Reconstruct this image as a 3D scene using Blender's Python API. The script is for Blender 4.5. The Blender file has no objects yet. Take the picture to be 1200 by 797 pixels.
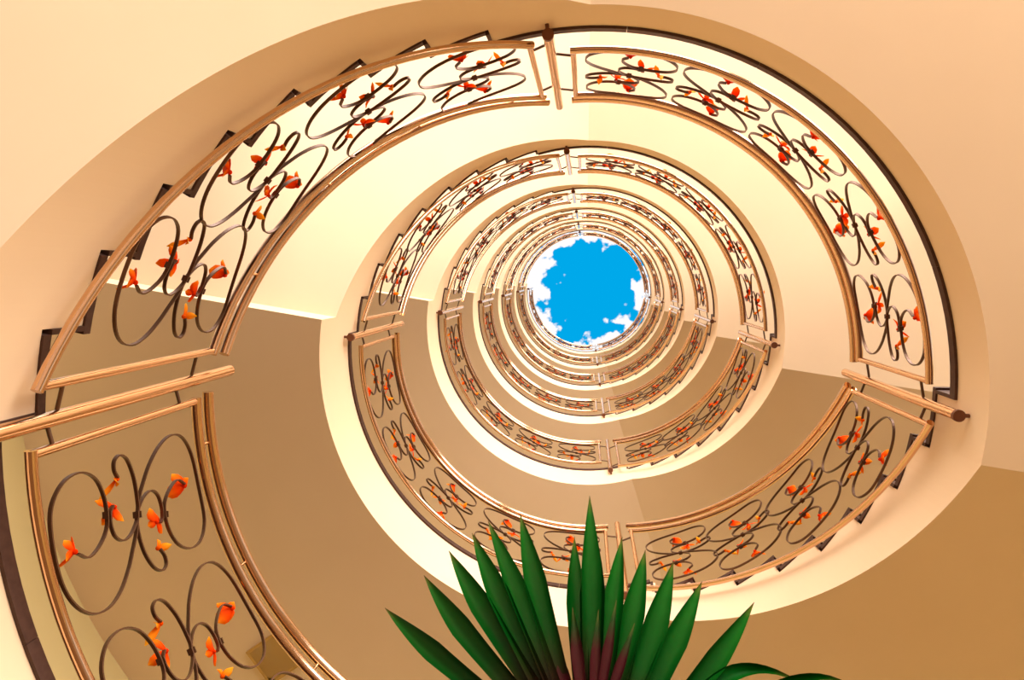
import bpy, math, random
from mathutils import Matrix, Vector

random.seed(7)
SC = bpy.context.scene
COL = SC.collection
PI = math.pi
RAD = math.radians

# ------------------------------------------------------------------ dimensions (metres, well axis = world Z)
CAM_H = 1.166                 # eye of the camera above the lobby floor
H = 2.88                      # one full turn of the stair
TURNS = 6
LL0 = 2.88                    # level of the first lower-left landing
UR_UP = 1.450                 # next half landing above it
R_IN = 1.520                  # face of the stair well
R_OUT = 3.42                  # outer wall
R_RAIL = 1.458                # centre line of the railings
R_POST = 1.475

# ------------------------------------------------------------------ camera
cam = bpy.data.cameras.new('camera')
cam.sensor_fit = 'HORIZONTAL'
cam.sensor_width = 36.0
cam.lens = 862.1 / 1200.0 * 36.0
cam.clip_start = 0.02
cam.clip_end = 500
cam_ob = bpy.data.objects.new('camera', cam)
COL.objects.link(cam_ob)
r0 = Vector((0.994964, 0.004525, 0.100128))
r1 = Vector((0.004525, 0.995933, -0.089981))
r2 = Vector((-0.100128, 0.089981, 0.990898))
cm = Matrix.Identity(4)
for i in range(3):
    cm[i][0] = r0[i]
    cm[i][1] = -r1[i]
    cm[i][2] = -r2[i]
cm.translation = Vector((0.0046, -0.5046, CAM_H))
cam_ob.matrix_world = cm
SC.camera = cam_ob

# ------------------------------------------------------------------ colour management
SC.view_settings.view_transform = 'Standard'
SC.view_settings.look = 'None'
SC.view_settings.gamma = 1.0
SC.view_settings.use_curve_mapping = False
SC.view_settings.exposure = 0.10

# ------------------------------------------------------------------ sky: deep blue with broken white cloud
world = bpy.data.worlds.new('sky')
SC.world = world
world.use_nodes = True
nt = world.node_tree
nt.nodes.clear()
W = nt.nodes.new
L = nt.links.new
tc = W('ShaderNodeTexCoord')
nz = W('ShaderNodeTexNoise'); nz.inputs['Scale'].default_value = 7.0; nz.inputs['Detail'].default_value = 2.0
nz2 = W('ShaderNodeTexNoise'); nz2.inputs['Scale'].default_value = 55.0; nz2.inputs['Detail'].default_value = 3.0
nz2.inputs['Roughness'].default_value = 0.45
L(tc.outputs['Generated'], nz.inputs['Vector']); L(tc.outputs['Generated'], nz2.inputs['Vector'])
# a gap in the cloud stands over the well
dist = W('ShaderNodeVectorMath'); dist.operation = 'DISTANCE'
dist.inputs[1].default_value = (0.003, 0.024, 0.9997)
L(tc.outputs['Generated'], dist.inputs[0])
gap = W('ShaderNodeMapRange'); gap.inputs['From Min'].default_value = 0.032; gap.inputs['From Max'].default_value = 0.100
gap.inputs['To Min'].default_value = -0.12; gap.inputs['To Max'].default_value = 0.22
L(dist.outputs['Value'], gap.inputs['Value'])
a1 = W('ShaderNodeMath'); a1.operation = 'MULTIPLY_ADD'; a1.inputs[1].default_value = 0.45
L(nz2.outputs['Fac'], a1.inputs[0]); L(gap.outputs['Result'], a1.inputs[2])
a2 = W('ShaderNodeMath'); a2.operation = 'MULTIPLY_ADD'; a2.inputs[1].default_value = 0.55
L(nz.outputs['Fac'], a2.inputs[0]); L(a1.outputs[0], a2.inputs[2])
cr = W('ShaderNodeValToRGB')
cr.color_ramp.elements[0].position = 0.535; cr.color_ramp.elements[0].color = (0, 0, 0, 1)
cr.color_ramp.elements[1].position = 0.565; cr.color_ramp.elements[1].color = (1, 1, 1, 1)
L(a2.outputs[0], cr.inputs['Fac'])
mx = W('ShaderNodeMix'); mx.data_type = 'RGBA'
mx.inputs['A'].default_value = (0.0, 0.37, 0.77, 1)
mx.inputs['B'].default_value = (0.95, 0.93, 0.95, 1)
L(cr.outputs['Color'], mx.inputs['Factor'])
bg = W('ShaderNodeBackground'); bg.inputs['Strength'].default_value = 1.0
L(mx.outputs['Result'], bg.inputs['Color'])
wo = W('ShaderNodeOutputWorld'); L(bg.outputs[0], wo.inputs[0])

# ------------------------------------------------------------------ daylight entering through the open gallery side
def area(name, loc, rot, sx, sy, power, color):
    d = bpy.data.lights.new(name, 'AREA')
    d.shape = 'RECTANGLE'; d.size = sx; d.size_y = sy
    d.energy = power; d.color = color
    o = bpy.data.objects.new(name, d)
    o.location = loc; o.rotation_euler = rot
    COL.objects.link(o)
    return o
area('gallery_daylight', (1.8, -5.4, 11.7), (RAD(90), 0, RAD(14)), 9.0, 20.4, 6000, (1.0, 0.89, 0.84))

# ------------------------------------------------------------------ materials
def mat(name, color, rough=0.6, metal=0.0, noise=None, bump=0.0, scale=20.0, spec=0.5):
    m = bpy.data.materials.new(name); m.use_nodes = True
    t = m.node_tree; b = t.nodes['Principled BSDF']
    b.inputs['Base Color'].default_value = (*color, 1)
    b.inputs['Roughness'].default_value = rough
    b.inputs['Metallic'].default_value = metal
    b.inputs['Specular IOR Level'].default_value = spec
    if noise or bump:
        tcn = t.nodes.new('ShaderNodeTexCoord')
        n = t.nodes.new('ShaderNodeTexNoise'); n.inputs['Scale'].default_value = scale; n.inputs['Detail'].default_value = 4
        t.links.new(tcn.outputs['Object'], n.inputs['Vector'])
        if noise:
            mr = t.nodes.new('ShaderNodeMix'); mr.data_type = 'RGBA'
            mr.inputs['A'].default_value = (*color, 1); mr.inputs['B'].default_value = (*noise, 1)
            t.links.new(n.outputs['Fac'], mr.inputs['Factor'])
            t.links.new(mr.outputs['Result'], b.inputs['Base Color'])
        if bump:
            bm_ = t.nodes.new('ShaderNodeBump'); bm_.inputs['Strength'].default_value = bump; bm_.inputs['Distance'].default_value = 0.01
            t.links.new(n.outputs['Fac'], bm_.inputs['Height'])
            t.links.new(bm_.outputs['Normal'], b.inputs['Normal'])
    return m

M_PLASTER = mat('cream_plaster', (0.84, 0.65, 0.43), 0.75, noise=(0.80, 0.61, 0.395), bump=0.03, scale=3.0, spec=0.25)
M_WALL = mat('ochre_wall_paint', (0.62, 0.50, 0.23), 0.8, noise=(0.58, 0.46, 0.20), scale=2.5, spec=0.2)
M_MARBLE = mat('dark_marble', (0.038, 0.016, 0.010), 0.5, noise=(0.09, 0.042, 0.028), scale=45.0, spec=0.25)
M_RAIL = mat('polished_copper_toned_steel', (0.74, 0.48, 0.29), 0.11, 1.0)
M_CAP = mat('dark_post_cap', (0.16, 0.06, 0.03), 0.45, 0.6)
M_IRON = mat('bronze_brown_iron', (0.150, 0.070, 0.030), 0.42, 0.5, noise=(0.095, 0.043, 0.02), scale=30)
M_FLOOR = mat('lobby_floor_stone', (0.20, 0.115, 0.055), 0.35, noise=(0.15, 0.085, 0.04), scale=3)
M_GROUND = mat('sandy_paving', (0.36, 0.25, 0.14), 0.9, noise=(0.30, 0.20, 0.11), scale=1.5)
M_LAMP = mat('amber_lamp_glass', (0.42, 0.25, 0.07), 0.25)
M_LAMPF = mat('brass_lamp_frame', (0.45, 0.28, 0.10), 0.35, 0.8)
M_POT = mat('terracotta', (0.42, 0.16, 0.08), 0.7, noise=(0.35, 0.12, 0.06))
M_SOIL = mat('potting_soil', (0.05, 0.03, 0.02), 0.95, bump=0.6, scale=60)
M_STEM = mat('leaf_stem', (0.16, 0.09, 0.04), 0.7)

def attr_mat(name, stops, rough, trans=0.0, stripe=False):
    """colour runs along the piece with the stored 'along' attribute"""
    m = bpy.data.materials.new(name); m.use_nodes = True
    t = m.node_tree; b = t.nodes['Principled BSDF']
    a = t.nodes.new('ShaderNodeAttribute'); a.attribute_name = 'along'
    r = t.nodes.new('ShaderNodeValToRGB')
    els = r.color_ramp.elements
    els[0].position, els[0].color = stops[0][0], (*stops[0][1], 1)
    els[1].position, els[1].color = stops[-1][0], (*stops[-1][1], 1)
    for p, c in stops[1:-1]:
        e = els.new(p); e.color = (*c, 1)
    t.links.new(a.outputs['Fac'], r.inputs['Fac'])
    src = r.outputs['Color']
    if stripe:
        tcn = t.nodes.new('ShaderNodeTexCoord')
        n = t.nodes.new('ShaderNodeTexNoise'); n.inputs['Scale'].default_value = 60; n.inputs['Detail'].default_value = 3
        t.links.new(tcn.outputs['Object'], n.inputs['Vector'])
        mr = t.nodes.new('ShaderNodeMix'); mr.data_type = 'RGBA'; mr.blend_type = 'MULTIPLY'
        mr.inputs['B'].default_value = (0.55, 0.7, 0.5, 1)
        t.links.new(n.outputs['Fac'], mr.inputs['Factor']); t.links.new(src, mr.inputs['A'])
        src = mr.outputs['Result']
    t.links.new(src, b.inputs['Base Color'])
    b.inputs['Roughness'].default_value = rough
    b.inputs['Specular IOR Level'].default_value = 0.02
    if trans:
        tr = t.nodes.new('ShaderNodeBsdfTranslucent'); t.links.new(src, tr.inputs['Color'])
        ms = t.nodes.new('ShaderNodeMixShader'); ms.inputs[0].default_value = trans
        out = t.nodes['Material Output']
        t.links.new(b.outputs[0], ms.inputs[1]); t.links.new(tr.outputs[0], ms.inputs[2])
        t.links.new(ms.outputs[0], out.inputs[0])
    return m
M_PETAL = attr_mat('orange_red_petal', [(0.0, (0.80, 0.03, 0.0)), (0.45, (1.0, 0.10, 0.004)), (0.8, (1.0, 0.24, 0.008)), (1.0, (1.0, 0.46, 0.02))], 0.5, 0.35)
M_PETALY = attr_mat('yellow_orange_petal', [(0.0, (0.85, 0.08, 0.0)), (0.45, (1.0, 0.30, 0.01)), (1.0, (1.0, 0.55, 0.03))], 0.5, 0.35)
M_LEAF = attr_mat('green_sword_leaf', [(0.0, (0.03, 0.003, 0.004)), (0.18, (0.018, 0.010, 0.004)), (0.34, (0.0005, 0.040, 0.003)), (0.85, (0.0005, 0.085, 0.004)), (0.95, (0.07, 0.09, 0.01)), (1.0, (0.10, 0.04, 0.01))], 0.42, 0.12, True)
M_LEAFR = attr_mat('maroon_green_leaf', [(0.0, (0.03, 0.002, 0.004)), (0.6, (0.035, 0.003, 0.005)), (0.8, (0.008, 0.03, 0.005)), (0.95, (0.05, 0.06, 0.01)), (1.0, (0.14, 0.06, 0.02))], 0.38, 0.15, True)

# ------------------------------------------------------------------ mesh helpers
class MB:
    def __init__(s):
        s.v = []; s.f = []; s.sm = []; s.al = []
    def add(s, verts, faces, smooth=False, along=None):
        o = len(s.v)
        s.v += [tuple(p) for p in verts]
        s.f += [tuple(i + o for i in q) for q in faces]
        s.sm += [smooth] * len(faces)
        s.al += along if along is not None else [0.0] * len(verts)
    def mesh(s, name, mats, M=None):
        me = bpy.data.meshes.new(name)
        vs = s.v if M is None else [tuple(M @ Vector(p)) for p in s.v]
        me.from_pydata(vs, [], s.f)
        me.polygons.foreach_set('use_smooth', s.sm)
        for m in (mats if isinstance(mats, list) else [mats]):
            me.materials.append(m)
        if any(s.al):
            at = me.attributes.new('along', 'FLOAT', 'POINT')
            at.data.foreach_set('value', s.al)
        me.update()
        return me

def tag(o, label=None, cat=None, group=None, kind=None):
    if label: o['label'] = label
    if cat: o['category'] = cat
    if group: o['group'] = group
    if kind: o['kind'] = kind
    return o

def link(name, me, parent=None, local=None):
    o = bpy.data.objects.new(name, me)
    COL.objects.link(o)
    if parent is not None:
        o.parent = parent
    if local is not None:
        o.matrix_local = local
    return o

def empty(name, Mw):
    o = bpy.data.objects.new(name, None)
    o.empty_display_size = 0.1
    COL.objects.link(o)
    o.matrix_world = Mw
    return o

def cyl(R, deg, z):
    a = RAD(deg)
    return Vector((R * math.cos(a), R * math.sin(a), z))

def frame_at(R, deg, z):
    """x points away from the well axis, y along the rising direction, z up"""
    return Matrix.Translation(cyl(R, deg, z)) @ Matrix.Rotation(RAD(deg), 4, 'Z')

def tube(mb, pts, r, n=10, cap=True, r_list=None):
    pts = [Vector(p) for p in pts]
    N = len(pts)
    rings = []
    up = None
    for i in range(N):
        t = (pts[min(i + 1, N - 1)] - pts[max(i - 1, 0)]).normalized()
        if up is None:
            ref = Vector((0, 0, 1)) if abs(t.z) < 0.9 else Vector((1, 0, 0))
            up = (ref - t * ref.dot(t)).normalized()
        else:
            up = (up - t * up.dot(t)).normalized()
        s = t.cross(up)
        rr = r_list[i] if r_list else r
        rings.append([pts[i] + (up * math.cos(2 * PI * j / n) + s * math.sin(2 * PI * j / n)) * rr for j in range(n)])
    vs = [p for ring in rings for p in ring]
    fs = []
    for i in range(N - 1):
        for j in range(n):
            k = (j + 1) % n
            fs.append((i * n + j, (i + 1) * n + j, (i + 1) * n + k, i * n + k))
    mb.add(vs, fs, True)
    if cap:
        mb.add(rings[0], [tuple(range(n))])
        mb.add(rings[-1], [tuple(range(n - 1, -1, -1))])

def box(mb, x0, x1, y0, y1, z0, z1, M=None):
    vs = [Vector((x, y, z)) for z in (z0, z1) for y in (y0, y1) for x in (x0, x1)]
    if M is not None: vs = [M @ p for p in vs]
    mb.add(vs, [(0, 2, 3, 1), (4, 5, 7, 6), (0, 1, 5, 4), (1, 3, 7, 5), (3, 2, 6, 7), (2, 0, 4, 6)])

def sector(mb, Ri, Ro, d0, d1, zb, zt, step=2.0, nr=1):
    """solid ring sector; zb, zt are functions of the angle"""
    n = max(1, int(math.ceil((d1 - d0) / step)))
    A = [d0 + (d1 - d0) * i / n for i in range(n + 1)]
    def strip(fa, fb, flip):
        vs = []; fs = []
        for a in A: vs += [fa(a), fb(a)]
        for i in range(n):
            q = (2 * i, 2 * i + 1, 2 * i + 3, 2 * i + 2)
            fs.append(q[::-1] if flip else q)
        mb.add(vs, fs, True)
    strip(lambda a: cyl(Ri, a, zb(a)), lambda a: cyl(Ri, a, zt(a)), False)
    strip(lambda a: cyl(Ro, a, zb(a)), lambda a: cyl(Ro, a, zt(a)), True)
    for k in range(nr):
        ra, rb = Ri + (Ro - Ri) * k / nr, Ri + (Ro - Ri) * (k + 1) / nr
        strip(lambda a: cyl(rb, a, zb(a)), lambda a: cyl(ra, a, zb(a)), False)
        strip(lambda a: cyl(ra, a, zt(a)), lambda a: cyl(rb, a, zt(a)), False)
    for a, fl in ((d0, False), (d1, True)):
        q = [cyl(Ri, a, zb(a)), cyl(Ro, a, zb(a)), cyl(Ro, a, zt(a)), cyl(Ri, a, zt(a))]
        mb.add(q, [(0, 1, 2, 3) if not fl else (3, 2, 1, 0)])

def spline(pts, per=6):
    out = []
    P = [Vector(p) for p in pts]
    P = [P[0] * 2 - P[1]] + P + [P[-1] * 2 - P[-2]]
    for i in range(1, len(P) - 2):
        a, b, c, d = P[i - 1:i + 3]
        for k in range(per):
            t = k / per
            out.append(0.5 * (2 * b + (c - a) * t + (2 * a - 5 * b + 4 * c - d) * t * t + (3 * b - a - 3 * c + d) * t ** 3))
    out.append(P[-2])
    return out

ORD = ['lowest', 'second', 'third', 'fourth', 'fifth', 'sixth', 'topmost']
RING = ['outermost ring', 'second ring in from the outside', 'third ring in', 'fourth ring in', 'fifth ring in', 'innermost ring']

# ------------------------------------------------------------------ the setting: floor, outer wall, stair slabs
mb = MB()
n = 64
mb.add([cyl(9, 360 * i / n, 0) for i in range(n)] + [cyl(9, 360 * i / n, -0.2) for i in range(n)],
       [tuple(range(n))] + [(i, n + i, n + (i + 1) % n, (i + 1) % n) for i in range(n)])
tag(link('floor', mb.mesh('floor', M_FLOOR)), kind='structure')

mb = MB()
mb.add([cyl(150, 360 * i / n, -0.06) for i in range(n)], [tuple(range(n))])
tag(link('ground', mb.mesh('ground', M_GROUND)), kind='structure')

# closed outer wall behind the lower half of the well, piers of the open gallery behind the upper half
mb = MB(); sector(mb, R_OUT, R_OUT + 0.25, 0, 196, lambda a: 0.0, lambda a: 21.6, 2.0)
tag(link('wall_south', mb.mesh('wall_south', M_WALL)), kind='structure')
gal = empty('wall_north', Matrix.Identity(4)); tag(gal, kind='structure')
for d in (228, 262, 296, 330):
    mb = MB(); sector(mb, R_OUT, R_OUT + 0.25, d, d + 5, lambda a: 0.0, lambda a: 21.6, 2.5)
    link('pier', mb.mesh('pier', M_WALL), gal)

UL_T0, UL_ST, UL_N = 184.8, 8.8, 9
LR_T0, LR_ST, LR_N = 0.8, 9.15, 9
UL_RISE = UR_UP / UL_N
LR_RISE = (H - UR_UP) / LR_N
TOP = 0.025
LT = 0.042                                   # landing edge stones
TT = 0.030                                   # marble thickness
BEAM = 0.524                                 # depth of the lower-left landing edge
SOF_UR = 1.196                        # underside of the upper-right landing above the lower landing's level
def soffit_UL(a): return -0.285 + (SOF_UR + 0.285) * (a - 189.3) / (270.6 - 189.3)
def soffit_LR(a): return SOF_UR + (H - BEAM - SOF_UR) * (a - 8.7) / (73.0 - 8.7)

def stone_arc(parent, name, Ri, Ro, d0, d1, z0, z1, Mi):
    m_ = MB(); sector(m_, Ri, Ro, d0, d1, lambda a: z0, lambda a: z1, 3.0)
    return link(name, m_.mesh(name, M_MARBLE, Mi), parent)

def landing(name, z, d0, d1, s0, s1, sof, k, lab):
    """flat slab between angles s0..s1 (top from d0 to d1), underside at sof"""
    mid = (s0 + s1) / 2
    Mw = frame_at(R_IN, mid, z); Mi = Mw.inverted()
    root = empty(name, Mw)
    z = z + TOP
    tag(root, lab, 'landing', 'stair landings', 'structure')
    m_ = MB(); sector(m_, R_IN, R_OUT, s0, s1, lambda a: sof, lambda a: z - LT, 2.0, 2)
    link('slab', m_.mesh('landing_slab', M_PLASTER, Mi), root)
    ns = 5
    for i in range(ns):
        a0 = d0 + (d1 - d0) * i / ns; a1 = d0 + (d1 - d0) * (i + 1) / ns
        stone_arc(root, 'edge_stone', R_IN - 0.012, R_IN + 0.30, a0 + 0.025, a1 - 0.025, z - LT, z, Mi)
    stone_arc(root, 'floor_stone', R_IN + 0.303, R_OUT, d0, d1, z - LT, z, Mi)
    return root, Mi

def flight(name, z, t0, st, nst, rise, s0, s1, sof, k, lab):
    mid = t0 + st * nst / 2
    Mw = frame_at(R_IN, mid, z + rise * nst / 2); Mi = Mw.inverted()
    root = empty(name, Mw)
    tag(root, lab, 'stairs', 'stair flights', 'structure')
    m_ = MB()
    sof_ = sof
    sof = lambda a: sof_(a) - TOP
    z = z + TOP
    A = [s0] + [t0 + st * i for i in range(nst)] + [s1]
    A = sorted(a for a in A if s0 - 1e-6 <= a <= s1 + 1e-6)
    # one continuous plaster body: fascia and soffit as unbroken strips, stepped top
    seg = []
    for a0, a1 in zip(A[:-1], A[1:]):
        q = max(1, int(round((a1 - a0) / 1.5)))
        top = z + rise * sum(1 for i in range(nst) if t0 + st * i < (a0 + a1) / 2) - TT
        for j in range(q):
            seg.append((a0 + (a1 - a0) * j / q, a0 + (a1 - a0) * (j + 1) / q, top))
    ang = [s[0] for s in seg] + [seg[-1][1]]
    vs = []; fs = []
    for a in ang:
        vs += [cyl(R_IN, a, z + sof(a)), cyl((R_IN + R_OUT) / 2, a, z + sof(a)), cyl(R_OUT, a, z + sof(a))]
    for i in range(len(ang) - 1):
        for c in (0, 1):
            b = 3 * i + c
            fs.append((b, b + 3, b + 4, b + 1)[::-1])
    m_.add(vs, fs, True)
    for a0, a1, top in seg:
        q = [cyl(R_IN, a0, z + sof(a0)), cyl(R_IN, a1, z + sof(a1)), cyl(R_IN, a1, top), cyl(R_IN, a0, top)]
        m_.add(q, [(3, 2, 1, 0)], False)
        q = [cyl(R_IN, a0, top), cyl(R_IN, a1, top), cyl(R_OUT, a1, top), cyl(R_OUT, a0, top)]
        m_.add(q, [(3, 2, 1, 0)])
    for a, top in ((s0, seg[0][2]), (s1, seg[-1][2])):
        m_.add([cyl(R_IN, a, z + sof(a)), cyl(R_OUT, a, z + sof(a)), cyl(R_OUT, a, top), cyl(R_IN, a, top)], [(0, 1, 2, 3)])
    sector(m_, R_IN, R_OUT, t0, s0 + 0.05, lambda a: z - LT, lambda a: z + rise - TT, 2.0)
    me = m_.mesh('flight_slab', M_PLASTER, Mi)
    link('slab', me, root)
    for i in range(nst):
        a = t0 + st * i; zi = z + rise * i
        da = math.degrees(0.016 / R_IN)
        stone_arc(root, 'riser', R_IN - 0.008, R_OUT, a - da, a, zi, zi + rise - TT, Mi)
        if i < nst - 1:
            stone_arc(root, 'tread', R_IN - 0.008, R_OUT, a - da * 1.6, a + st - da, zi + rise - TT, zi + rise, Mi)
    return root

for k in range(TURNS + 1):
    z = LL0 + H * k
    root, Mi = landing('stair_landing', z, 73.95, 184.8, 72.9, 189.35, z - BEAM, k,
                       f'flat cream landing slab with deep pale edge, lower left, {ORD[k]} of its stack')
    if k == TURNS: break
    flight('stair_flight', z, UL_T0, UL_ST, UL_N, UL_RISE, 189.3, 270.6, soffit_UL, k,
           f'cream stair flight with dark stepped edge, upper left, {ORD[k]} of its stack')
    landing('stair_landing', z + UR_UP, 255.2, 360.8, 270.6, 368.7, z + SOF_UR, k,
            f'flat cream landing slab with dark marble edge, upper right, {ORD[k]} of its stack')
    flight('stair_flight', z + UR_UP, LR_T0, LR_ST, LR_N, LR_RISE, 8.7, 73.0, lambda a: soffit_LR(a) - UR_UP, k,
           f'cream stair flight with dark stepped edge, lower right, {ORD[k]} of its stack')

# ------------------------------------------------------------------ scroll motif, drawn flat as (along, up) around its centre
S_PTS = [(-0.018, -0.288), (-0.044, -0.252), (-0.033, -0.205), (-0.002, -0.160), (0.037, -0.139), (0.103, -0.137), (0.165, -0.163),
         (0.200, -0.219), (0.197, -0.285), (0.160, -0.336), (0.106, -0.362), (0.0, -0.372), (-0.090, -0.368), (-0.157, -0.341),
         (-0.197, -0.295), (-0.206, -0.232), (-0.183, -0.166), (-0.139, -0.106), (-0.097, -0.066), (-0.050, -0.026)]
S_PTS = S_PTS + [(0, 0)] + [(-a, -b) for a, b in reversed(S_PTS)]
H_PTS = [(0.140, -0.062), (0.168, -0.074), (0.196, -0.068), (0.207, -0.040), (0.184, -0.007), (0.123, 0.015), (0.055, 0.016), (0.0, 0.003),
         (-0.036, -0.034), (-0.052, -0.069), (-0.050, -0.100), (-0.026, -0.124), (0.013, -0.130), (0.048, -0.122), (0.064, -0.103)]
H2_PTS = [(-a, -b) for a, b in H_PTS]
BLOOM_AT = [(-0.010, -0.292, 0), (0.010, 0.292, PI)]                       # ends of the big scroll
SIDE_AT = [(0.056, -0.092, 2.2), (-0.056, 0.092, 2.2 + PI)]                # inner ends of the two hooks
BUD_AT = [(0.136, -0.060, 2.6), (-0.136, 0.060, 2.6 + PI)]                 # outer ends of the two hooks
CLASP_AT = [(0.0, 0.0), (0.045, -0.136), (-0.045, 0.136)]

def bend(u, v, slope, dx=0.0):
    """flat motif point -> motif frame (x out, y along, z up) on the curved railing"""
    a = u / R_RAIL
    return Vector(((R_RAIL + dx) * math.cos(a) - R_RAIL, (R_RAIL + dx) * math.sin(a), v + slope * u))

def ribbon(mb_, pts2, slope, per, hw=0.0058, ht=0.0026):
    P = spline([(a, b, 0) for a, b in pts2], per)
    N = len(P); vs = []; fs = []
    for i in range(N):
        t = (P[min(i + 1, N - 1)] - P[max(i - 1, 0)]).normalized()
        nrm = Vector((-t.y, t.x, 0))
        for sx, sn in ((-1, -1), (1, -1), (1, 1), (-1, 1)):
            p = P[i] + nrm * (ht * sn)
            vs.append(bend(p.x, p.y, slope, sx * hw))
    for i in range(N - 1):
        for j in range(4):
            q = (j + 1) % 4
            fs.append((4 * i + j, 4 * i + q, 4 * i + 4 + q, 4 * i + 4 + j))
    fs += [(3, 2, 1, 0), tuple(4 * (N - 1) + j for j in range(4))]
    mb_.add(vs, fs, False)

def petal(mb_, M, length, width, curl, cup=0.25):
    length *= 1.5; width *= 1.7
    """a leaf-shaped petal growing along +y, curled, closed and a little thick"""
    rows = 5; vs = []; al = []
    prof = [0.25, 0.72, 1.0, 0.86, 0.12]
    for side in (1, -1):
        for i in range(rows):
            t = i / (rows - 1)
            ang = curl * t
            y = length * (math.sin(ang) / curl if abs(curl) > 1e-3 else t)
            zc = length * ((1 - math.cos(ang)) / curl if abs(curl) > 1e-3 else 0)
            w = width * prof[i] / 2
            for s in (-1, 0, 1):
                zz = zc + abs(s) * cup * w + side * 0.0012 * (1 if s == 0 else 0.3)
                vs.append(M @ Vector((s * w, y, zz))); al.append(t)
    fs = []
    for side in (0, 1):
        o = side * rows * 3
        for i in range(rows - 1):
            for s in (0, 1):
                q = (o + i * 3 + s, o + i * 3 + s + 1, o + i * 3 + s + 4, o + i * 3 + s + 3)
                fs.append(q if side == 0 else q[::-1])
    o = rows * 3
    for i in range(rows - 1):
        fs.append((i * 3, i * 3 + 3, o + i * 3 + 3, o + i * 3))
        fs.append((i * 3 + 2, o + i * 3 + 2, o + i * 3 + 5, i * 3 + 5))
    mb_.add(vs, fs, True, [max(a, 0.01) for a in al])

def Rx(a): return Matrix.Rotation(a, 4, 'X')
def Ry(a): return Matrix.Rotation(a, 4, 'Y')
def Rz(a): return Matrix.Rotation(a, 4, 'Z')
def knob(mb_, r, M):
    n_ = 8; rows = 4
    vs = [M @ Vector((r * math.sin(PI * (i + .5) / rows) * math.cos(2 * PI * j / n_), r * math.sin(PI * (i + .5) / rows) * math.sin(2 * PI * j / n_), r * math.cos(PI * (i + .5) / rows)))
          for i in range(rows) for j in range(n_)]
    fs = [(i * n_ + j, (i + 1) * n_ + j, (i + 1) * n_ + (j + 1) % n_, i * n_ + (j + 1) % n_) for i in range(rows - 1) for j in range(n_)]
    fs += [tuple(range(n_)), tuple((rows - 1) * n_ + j for j in range(n_ - 1, -1, -1))]
    mb_.add(vs, fs, True, [0.05] * len(vs))
# petals lie roughly in the railing's own plane (local y,z); local x is across it
FACE = Matrix(((0, 0, 1, 0), (1, 0, 0, 0), (0, 1, 0, 0), (0, 0, 0, 1)))
def bloom_mb(kind):
    m_ = MB()
    if kind == 'bloom':
        for a, l, w, c in ((-0.15, 0.046, 0.034, 0.5), (1.55, 0.042, 0.030, 0.6), (-1.6, 0.030, 0.026, 0.9), (2.7, 0.026, 0.020, -0.5)):
            petal(m_, FACE @ Rz(a) @ Rx(0.35), l, w, c)
        knob(m_, 0.009, FACE)
    elif kind == 'side':
        for a, l, w, c in ((0.5, 0.042, 0.022, 0.7), (-0.5, 0.036, 0.022, -0.6), (2.2, 0.040, 0.017, 0.5), (-1.9, 0.020, 0.016, 0.6)):
            petal(m_, FACE @ Rz(a) @ Rx(0.25), l, w, c)
        knob(m_, 0.0075, FACE)
    else:
        petal(m_, FACE @ Rz(0.0) @ Rx(0.1), 0.052, 0.015, 0.9, 0.5)
        petal(m_, FACE @ Rz(0.55) @ Rx(-0.2), 0.030, 0.016, -0.7, 0.5)
        knob(m_, 0.0085, FACE)
    return m_
BLOOM = bloom_mb('bloom'); SIDE = bloom_mb('side'); BUD = bloom_mb('bud')
ME_BLOOM = BLOOM.mesh('flower_bloom', M_PETAL)
ME_SIDE = SIDE.mesh('flower_side', M_PETAL)
ME_BUD = BUD.mesh('flower_bud', M_PETALY)

def clasp_mb():
    m_ = MB()
    for dz in (-0.009, 0.004):
        box(m_, -0.010, 0.010, -0.0105, 0.0105, dz, dz + 0.0045)
    return m_
ME_CLASP = None

def place(u, v, k): return (u * (1.04 if k != 1.0 else 1.0), v * k)
def flower_mats(slope):
    k = 0.95 if slope else 1.0
    out = []
    for lst, me, mbx, pm in ((BLOOM_AT, ME_BLOOM, BLOOM, 0), (SIDE_AT, ME_SIDE, SIDE, 0), (BUD_AT, ME_BUD, BUD, 1)):
        for j, (u, v, rot) in enumerate(lst):
            u, v = place(u, v, k)
            out.append((me, mbx, pm, j, Matrix.Translation(bend(u, v, slope, 0.004)) @ Rx(rot), lst))
    return out

def motif_meshes(slope, tagname):
    d = {}
    for nm, pts, per in (('S', S_PTS, 4), ('H', H_PTS, 5), ('H2', H2_PTS, 5)):
        m_ = MB(); ribbon(m_, [place(a, b, 0.95 if slope else 1.0) for a, b in pts], slope, per)
        d[nm] = m_.mesh('scroll_' + tagname, M_IRON)
    # joined small version for the far rings: ironwork with its flowers
    m_ = MB()
    for pts in (S_PTS, H_PTS, H2_PTS): ribbon(m_, [place(a, b, 0.95 if slope else 1.0) for a, b in pts], slope, 2)
    nf = len(m_.f)
    for me, mbx, pm, j, ML, lst in flower_mats(slope):
        m_.add([ML @ Vector(p) for p in mbx.v], mbx.f, True, list(mbx.al))
    me = m_.mesh('scroll_motif_' + tagname, [M_IRON, M_PETAL])
    for i, p in enumerate(me.polygons): p.material_index = 0 if i < nf else 1
    d['far'] = me
    d['slope'] = slope
    return d
MOT = {}

def arc_pts(Mi, zf, d0, d1, R=R_RAIL, step=2.2):
    n_ = max(2, int((d1 - d0) / step))
    return [Mi @ cyl(R, d0 + (d1 - d0) * i / n_, zf(d0 + (d1 - d0) * i / n_)) for i in range(n_ + 1)]

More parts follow.
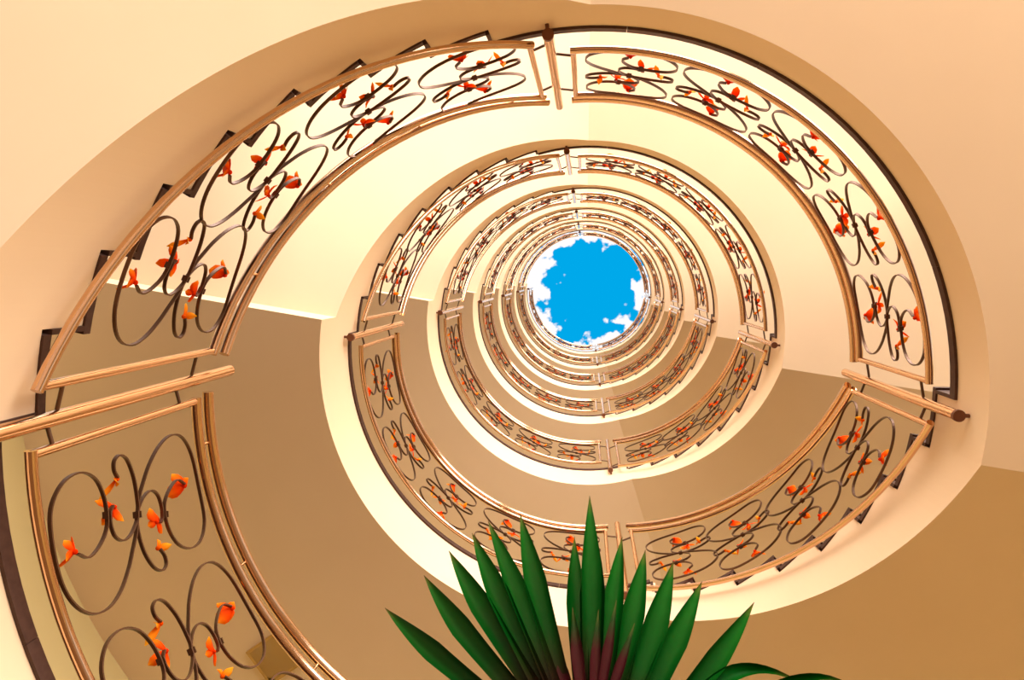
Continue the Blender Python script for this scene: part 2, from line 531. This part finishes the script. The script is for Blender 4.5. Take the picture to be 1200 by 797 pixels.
def panel(d0, d1, low, frame, hand, centres, key, k, label, near, posts):
    """low/frame/hand: height as functions of angle"""
    global ME_CLASP
    mid = (d0 + d1) / 2
    Mw = frame_at(R_RAIL, mid, low(mid)); Mi = Mw.inverted()
    root = empty('railing_panel', Mw)
    tag(root, label, 'railing', 'railing panels around the stair well')
    for nm, zf, rr in (('bottom_rail', low, 0.0160), ('top_rail', frame, 0.0185), ('handrail', hand, 0.0210)):
        R = R_RAIL - (0.004 if nm == 'handrail' else 0)
        o0, o1 = (d0 - 0.5, d1 + 0.5) if nm != 'handrail' else (d0 - 0.9, d1 + 0.9)
        m_ = MB(); tube(m_, arc_pts(Mi, zf, o0, o1, R), rr, 14)
        link(nm, m_.mesh(nm, M_RAIL), root)
    for d in (d0, d1):
        m_ = MB(); tube(m_, [Mi @ cyl(R_RAIL, d, low(d)), Mi @ cyl(R_RAIL, d, frame(d))], 0.0140, 10)
        link('end_bar', m_.mesh('end_bar', M_RAIL), root)
    npin = len(centres)
    for i in range(npin):
        d = d0 + (d1 - d0) * (i + 0.5) / npin + 3
        m_ = MB(); tube(m_, [Mi @ cyl(R_RAIL, d, frame(d)), Mi @ cyl(R_RAIL - 0.004, d, hand(d))], 0.006, 6)
        link('rail_pin', m_.mesh('rail_pin', M_RAIL), root)
    for d, e in ((d0, posts[0] + 0.895), (d1, posts[1] - 0.895)):
        for f in (0.10, 0.87):
            zz = low(d) + (frame(d) - low(d)) * f
            m_ = MB(); tube(m_, [Mi @ cyl(R_RAIL, d, zz), Mi @ cyl(R_POST - 0.002, e, zz)], 0.0062, 6)
            link('connector', m_.mesh('connector', M_IRON), root)
    md = MOT[key]
    fl = flower_mats(md['slope'])
    for c in centres:
        Mm = Mi @ frame_at(R_RAIL, c, (low(c) + frame(c)) / 2 - (0.0 if md['slope'] else 0.012))
        if not near:
            link('scroll_motif', md['far'], root, Mm)
            continue
        so = link('scroll', md['S'], root, Mm)
        h1 = link('scroll', md['H'], root, Mm)
        h2 = link('scroll', md['H2'], root, Mm)
        for me, mbx, pm, j, ML, lst in fl:
            par = so if lst is BLOOM_AT else (h1, h2)[j]
            wob = Rx(random.uniform(-0.35, 0.35)) @ Rz(random.uniform(-0.3, 0.3)) @ Ry(random.uniform(-0.3, 0.3))
            link('flower', me, par, ML @ wob)
        if ME_CLASP is None: ME_CLASP = clasp_mb().mesh('clasp', M_IRON)
        for j, (u, v) in enumerate(CLASP_AT):
            link('clasp', ME_CLASP, (so, h1, h2)[j], Matrix.Translation(bend(*place(u, v, 0.95 if md['slope'] else 1.0), md['slope'])) @ Rx(0.25))
    return root

def post(deg, z0, z1, label):
    Mw = frame_at(R_POST, deg, z0)
    root = empty('newel_post', Mw)
    tag(root, label, 'post', 'newel posts of the stair well')
    m_ = MB(); tube(m_, [(0, 0, 0.006), (0, 0, z1 - z0)], 0.0225, 16)
    link('shaft', m_.mesh('post_shaft', M_RAIL), root)
    m_ = MB(); tube(m_, [(0, 0, -0.006), (0, 0, 0.0), (0, 0, 0.012)], 0.0245, 16)
    link('end_cap', m_.mesh('post_end_cap', M_CAP), root)
    m_ = MB(); tube(m_, [(0.012, 0, 0.010), (R_IN - R_POST + 0.01, 0, 0.010)], 0.0085, 8)
    link('wall_pin', m_.mesh('post_wall_pin', M_CAP), root)
    m_ = MB(); tube(m_, [(0.012, 0, 0.16), (R_IN - R_POST + 0.01, 0, 0.16)], 0.0085, 8)
    link('wall_pin', m_.mesh('post_wall_pin', M_CAP), root)
    return root

D_UL = (188.3, 260.8); D_UR = (267.8, 358.4); D_LR = (5.6, 76.3); D_LL = (83.8, 181.2)
def lin(a0, z0, a1, z1): return lambda a: z0 + (z1 - z0) * (a - a0) / (a1 - a0)
B = 1.166
def quad(mid, half, c2, c1, c0):
    def f(a):
        t = (a - mid) / half
        return B + c0 + c1 * t + c2 * t * t
    return f
ul_low, ul_fr, ul_hd = quad(224.5, 36, 0.062, 0.65, 2.393), quad(224.5, 36, 0.085, 0.635, 3.275), quad(224.5, 36, 0.085, 0.64, 3.375)
ur_low, ur_fr, ur_hd = (lambda a: 3.262 + B), (lambda a: 4.07 + B), (lambda a: 4.14 + B)
lr_low, lr_fr, lr_hd = quad(41, 35.3, -0.036, 0.588, 3.855), quad(41, 35.3, -0.10, 0.637, 4.88), quad(41, 35.3, -0.10, 0.645, 4.975)
ll_low, ll_fr, ll_hd = (lambda a: 1.776 + B), (lambda a: 2.61 + B), (lambda a: 2.69 + B)
MOT['UL'] = motif_meshes(0.02, 'rising_left')
MOT['LR'] = motif_meshes(0.16, 'rising_right')
MOT['L'] = motif_meshes(0.0, 'level')
def shift(f, dz): return lambda a: f(a) + dz
def spread(d0, d1, n_): return [d0 + (d1 - d0) * (i + 0.5) / n_ for i in range(n_)]
for k in range(TURNS + 1):
    dz = H * k
    near = k <= 2
    g = RING[min(k, 5)]
    def S(f): return shift(f, dz)
    if k <= TURNS:
        lab = ('copper toned railing panel with orange flower scrolls, lower left, nearest the camera' if k == 0 else
               f'curved railing panel with five orange flower scrolls, lower left landing, {ORD[k]} of its stack')
        panel(*D_LL, S(ll_low), S(ll_fr), S(ll_hd), spread(84.2, 179.0, 5) if k else spread(84.2, 179.0, 5), 'L', k, lab, near, (80.1, 184.2))
        post(184.2, 1.612 + B + dz, 2.905 + B + dz,
             f'copper toned newel post at the left of the well, {ORD[k]} of its stack')
    if k == TURNS: break
    panel(*D_UL, S(ul_low), S(ul_fr), S(ul_hd), [199.7, 215.9, 232.9, 250.2], 'UL', k,
          f'sloping railing panel with four orange flower scrolls, upper left flight, {ORD[k]} of its stack', near, (184.2, 264.0))
    post(264.0, 3.075 + B + dz, 4.36 + B + dz, f'copper toned newel post at the top of the well, {ORD[k]} of its stack')
    panel(*D_UR, S(ur_low), S(ur_fr), S(ur_hd), [278.0, 295.3, 312.4, 330.2, 348.4], 'L', k,
          f'curved railing panel with five orange flower scrolls, upper right landing, {ORD[k]} of its stack', near, (264.0, 362.5))
    post(362.5, 3.035 + B + dz, 4.32 + B + dz, f'copper toned newel post at the right of the well, {ORD[k]} of its stack')
    panel(*D_LR, S(lr_low), S(lr_fr), S(lr_hd), [15.9, 32.6, 48.6, 64.6], 'LR', k,
          f'sloping railing panel with four orange flower scrolls, lower right flight, {ORD[k]} of its stack', near, (2.5, 80.1))
    post(80.1, 4.37 + B + dz, 5.66 + B + dz, f'copper toned newel post at the bottom of the well, {ORD[k]} of its stack')

# ------------------------------------------------------------------ square ceiling lamps under the lower-left landings
for k in range(1, TURNS + 1):
    z = LL0 + H * k - BEAM
    Mw = frame_at(2.57, 136, z) @ Rz(RAD(8))
    root = empty('ceiling_lamp', Mw)
    tag(root, f'square amber ceiling lamp under the lower left landing, {ORD[k - 1]} of its column', 'lamp', 'ceiling lamps under the landings')
    m_ = MB(); box(m_, -0.125, 0.125, -0.125, 0.125, -0.018, 0.0)
    link('lamp_frame', m_.mesh('lamp_frame', M_LAMPF), root)
    m_ = MB()
    n_ = 6
    vs = []; fs = []
    for i in range(n_ + 1):
        for j in range(n_ + 1):
            x, y = -0.108 + 0.216 * i / n_, -0.108 + 0.216 * j / n_
            vs.append((x, y, -0.018 - 0.03 * (1 - (x / 0.108) ** 2) * (1 - (y / 0.108) ** 2)))
    for i in range(n_):
        for j in range(n_):
            q = i * (n_ + 1) + j
            fs.append((q, q + 1, q + n_ + 2, q + n_ + 1))
    m_.add(vs, fs, True)
    link('lamp_glass', m_.mesh('lamp_glass', M_LAMP), root)

# ------------------------------------------------------------------ the plant standing in the lobby under the camera's lower edge
PL = Vector((0.008, -0.185, 0.0))
root = empty('potted_plant', Matrix.Translation(PL))
tag(root, 'potted palm-like plant with long green sword leaves and maroon bases, at the bottom', 'plant')
def lathe(mb_, prof, n_=28):
    vs = [Vector((r * math.cos(2 * PI * j / n_), r * math.sin(2 * PI * j / n_), z)) for r, z in prof for j in range(n_)]
    fs = [(i * n_ + j, i * n_ + (j + 1) % n_, (i + 1) * n_ + (j + 1) % n_, (i + 1) * n_ + j) for i in range(len(prof) - 1) for j in range(n_)]
    mb_.add(vs, fs, True)
m_ = MB(); lathe(m_, [(0.001, 0.0), (0.11, 0.0), (0.15, 0.26), (0.165, 0.26), (0.165, 0.30), (0.145, 0.30), (0.14, 0.25)])
link('pot', m_.mesh('pot', M_POT), root)
m_ = MB(); lathe(m_, [(0.141, 0.262), (0.08, 0.272), (0.001, 0.276)])
link('soil', m_.mesh('soil', M_SOIL), root)
m_ = MB(); tube(m_, [(0.01, 0.0, 0.25), (-0.01, 0.01, 0.7), (0.0, 0.0, 1.1), (0.0, -0.012, 1.50), (0, -0.014, 1.60)], 0.016, 10, True, [0.022, 0.018, 0.016, 0.018, 0.012])
link('stem', m_.mesh('stem', M_STEM), root)

def leaf(base, tip, width, bow, mtl, fold=0.35, droop=None, twist=0.0):
    b, t = Vector(base) - PL, Vector(tip) - PL
    mid = (b + t) / 2 + Vector(bow)
    N = 16
    P = []
    for i in range(N + 1):
        s = i / N
        P.append(b * (1 - s) ** 2 + mid * 2 * s * (1 - s) + t * s * s if droop is None else
                 b * (1 - s) ** 3 + (b * .4 + Vector(droop) * .6 - PL * .6) * 3 * s * (1 - s) ** 2 + (Vector(droop) - PL) * 3 * s * s * (1 - s) + t * s ** 3)
    vs = []; al = []
    out = Vector((mid.x, mid.y - 0.0, 0))
    eye = Vector((0.0046, -0.5046, CAM_H)) - PL
    for side in (1, -1):
        for i, p in enumerate(P):
            s = i / N
            tn = (P[min(i + 1, N)] - P[max(i - 1, 0)]).normalized()
            rad_ = Vector((p.x, p.y, 0)) - Vector((0, 0.0, 0))
            nrm = (eye - p); nrm = (nrm - tn * nrm.dot(tn)).normalized()      # blades spread flat, outer faces turned down
            sd = tn.cross(nrm)
            sd = (sd * math.cos(twist) + nrm * math.sin(twist)).normalized()
            nn = sd.cross(tn)
            w = width * (0.42 + 0.58 * min(1, s / 0.5)) * (1 if s < 0.5 else max(0.02, 1 - ((s - 0.5) / 0.5) ** 1.35))
            for q in (-1, 0, 1):
                vs.append(p + sd * (q * w * 0.30) + nn * (abs(q) * fold * w / 2 - side * (0.0009 if q == 0 else 0.0003)))
                al.append(max(0.003, s))
    fs = []
    M3 = 3 * (N + 1)
    for side in (0, 1):
        for i in range(N):
            for q in (0, 1):
                a = side * M3 + i * 3 + q
                f = (a, a + 1, a + 4, a + 3)
                fs.append(f if side else f[::-1])
    for i in range(N):
        fs.append((i * 3, i * 3 + 3, M3 + i * 3 + 3, M3 + i * 3))
        fs.append((i * 3 + 2, M3 + i * 3 + 2, M3 + i * 3 + 5, i * 3 + 5))
    m2 = MB(); m2.add(vs, fs, True, al)
    return link('leaf', m2.mesh('leaf', mtl), root)
bx = 0.008
LEAVES = [((-0.225, -0.120, 1.966), 0.030, (-0.020, 0.010, -0.01)),
          ((-0.183, -0.152, 1.986), 0.032, (-0.016, 0.008, 0)),
          ((-0.157, -0.175, 2.006), 0.034, (-0.012, 0.004, 0)),
          ((-0.132, -0.190, 2.026), 0.034, (-0.010, 0, 0)),
          ((-0.115, -0.199, 2.046), 0.032, (-0.006, 0, 0)),
          ((-0.075, -0.209, 2.046), 0.034, (-0.004, 0, 0)),
          ((-0.008, -0.197, 2.006), 0.030, (-0.008, 0, 0)),
          ((0.010, -0.222, 2.086), 0.032, (-0.001, 0, 0)),
          ((0.016, -0.202, 2.026), 0.038, (0.006, 0.006, 0)),
          ((0.048, -0.195, 2.016), 0.032, (0.002, 0, 0)),
          ((0.075, -0.180, 2.016), 0.034, (0.004, 0, 0)),
          ((0.105, -0.175, 1.996), 0.036, (0.004, 0, 0)),
          ((0.136, -0.157, 1.986), 0.034, (0.006, 0, 0)),
          ((0.189, -0.144, 1.966), 0.032, (0.010, 0.006, 0))]
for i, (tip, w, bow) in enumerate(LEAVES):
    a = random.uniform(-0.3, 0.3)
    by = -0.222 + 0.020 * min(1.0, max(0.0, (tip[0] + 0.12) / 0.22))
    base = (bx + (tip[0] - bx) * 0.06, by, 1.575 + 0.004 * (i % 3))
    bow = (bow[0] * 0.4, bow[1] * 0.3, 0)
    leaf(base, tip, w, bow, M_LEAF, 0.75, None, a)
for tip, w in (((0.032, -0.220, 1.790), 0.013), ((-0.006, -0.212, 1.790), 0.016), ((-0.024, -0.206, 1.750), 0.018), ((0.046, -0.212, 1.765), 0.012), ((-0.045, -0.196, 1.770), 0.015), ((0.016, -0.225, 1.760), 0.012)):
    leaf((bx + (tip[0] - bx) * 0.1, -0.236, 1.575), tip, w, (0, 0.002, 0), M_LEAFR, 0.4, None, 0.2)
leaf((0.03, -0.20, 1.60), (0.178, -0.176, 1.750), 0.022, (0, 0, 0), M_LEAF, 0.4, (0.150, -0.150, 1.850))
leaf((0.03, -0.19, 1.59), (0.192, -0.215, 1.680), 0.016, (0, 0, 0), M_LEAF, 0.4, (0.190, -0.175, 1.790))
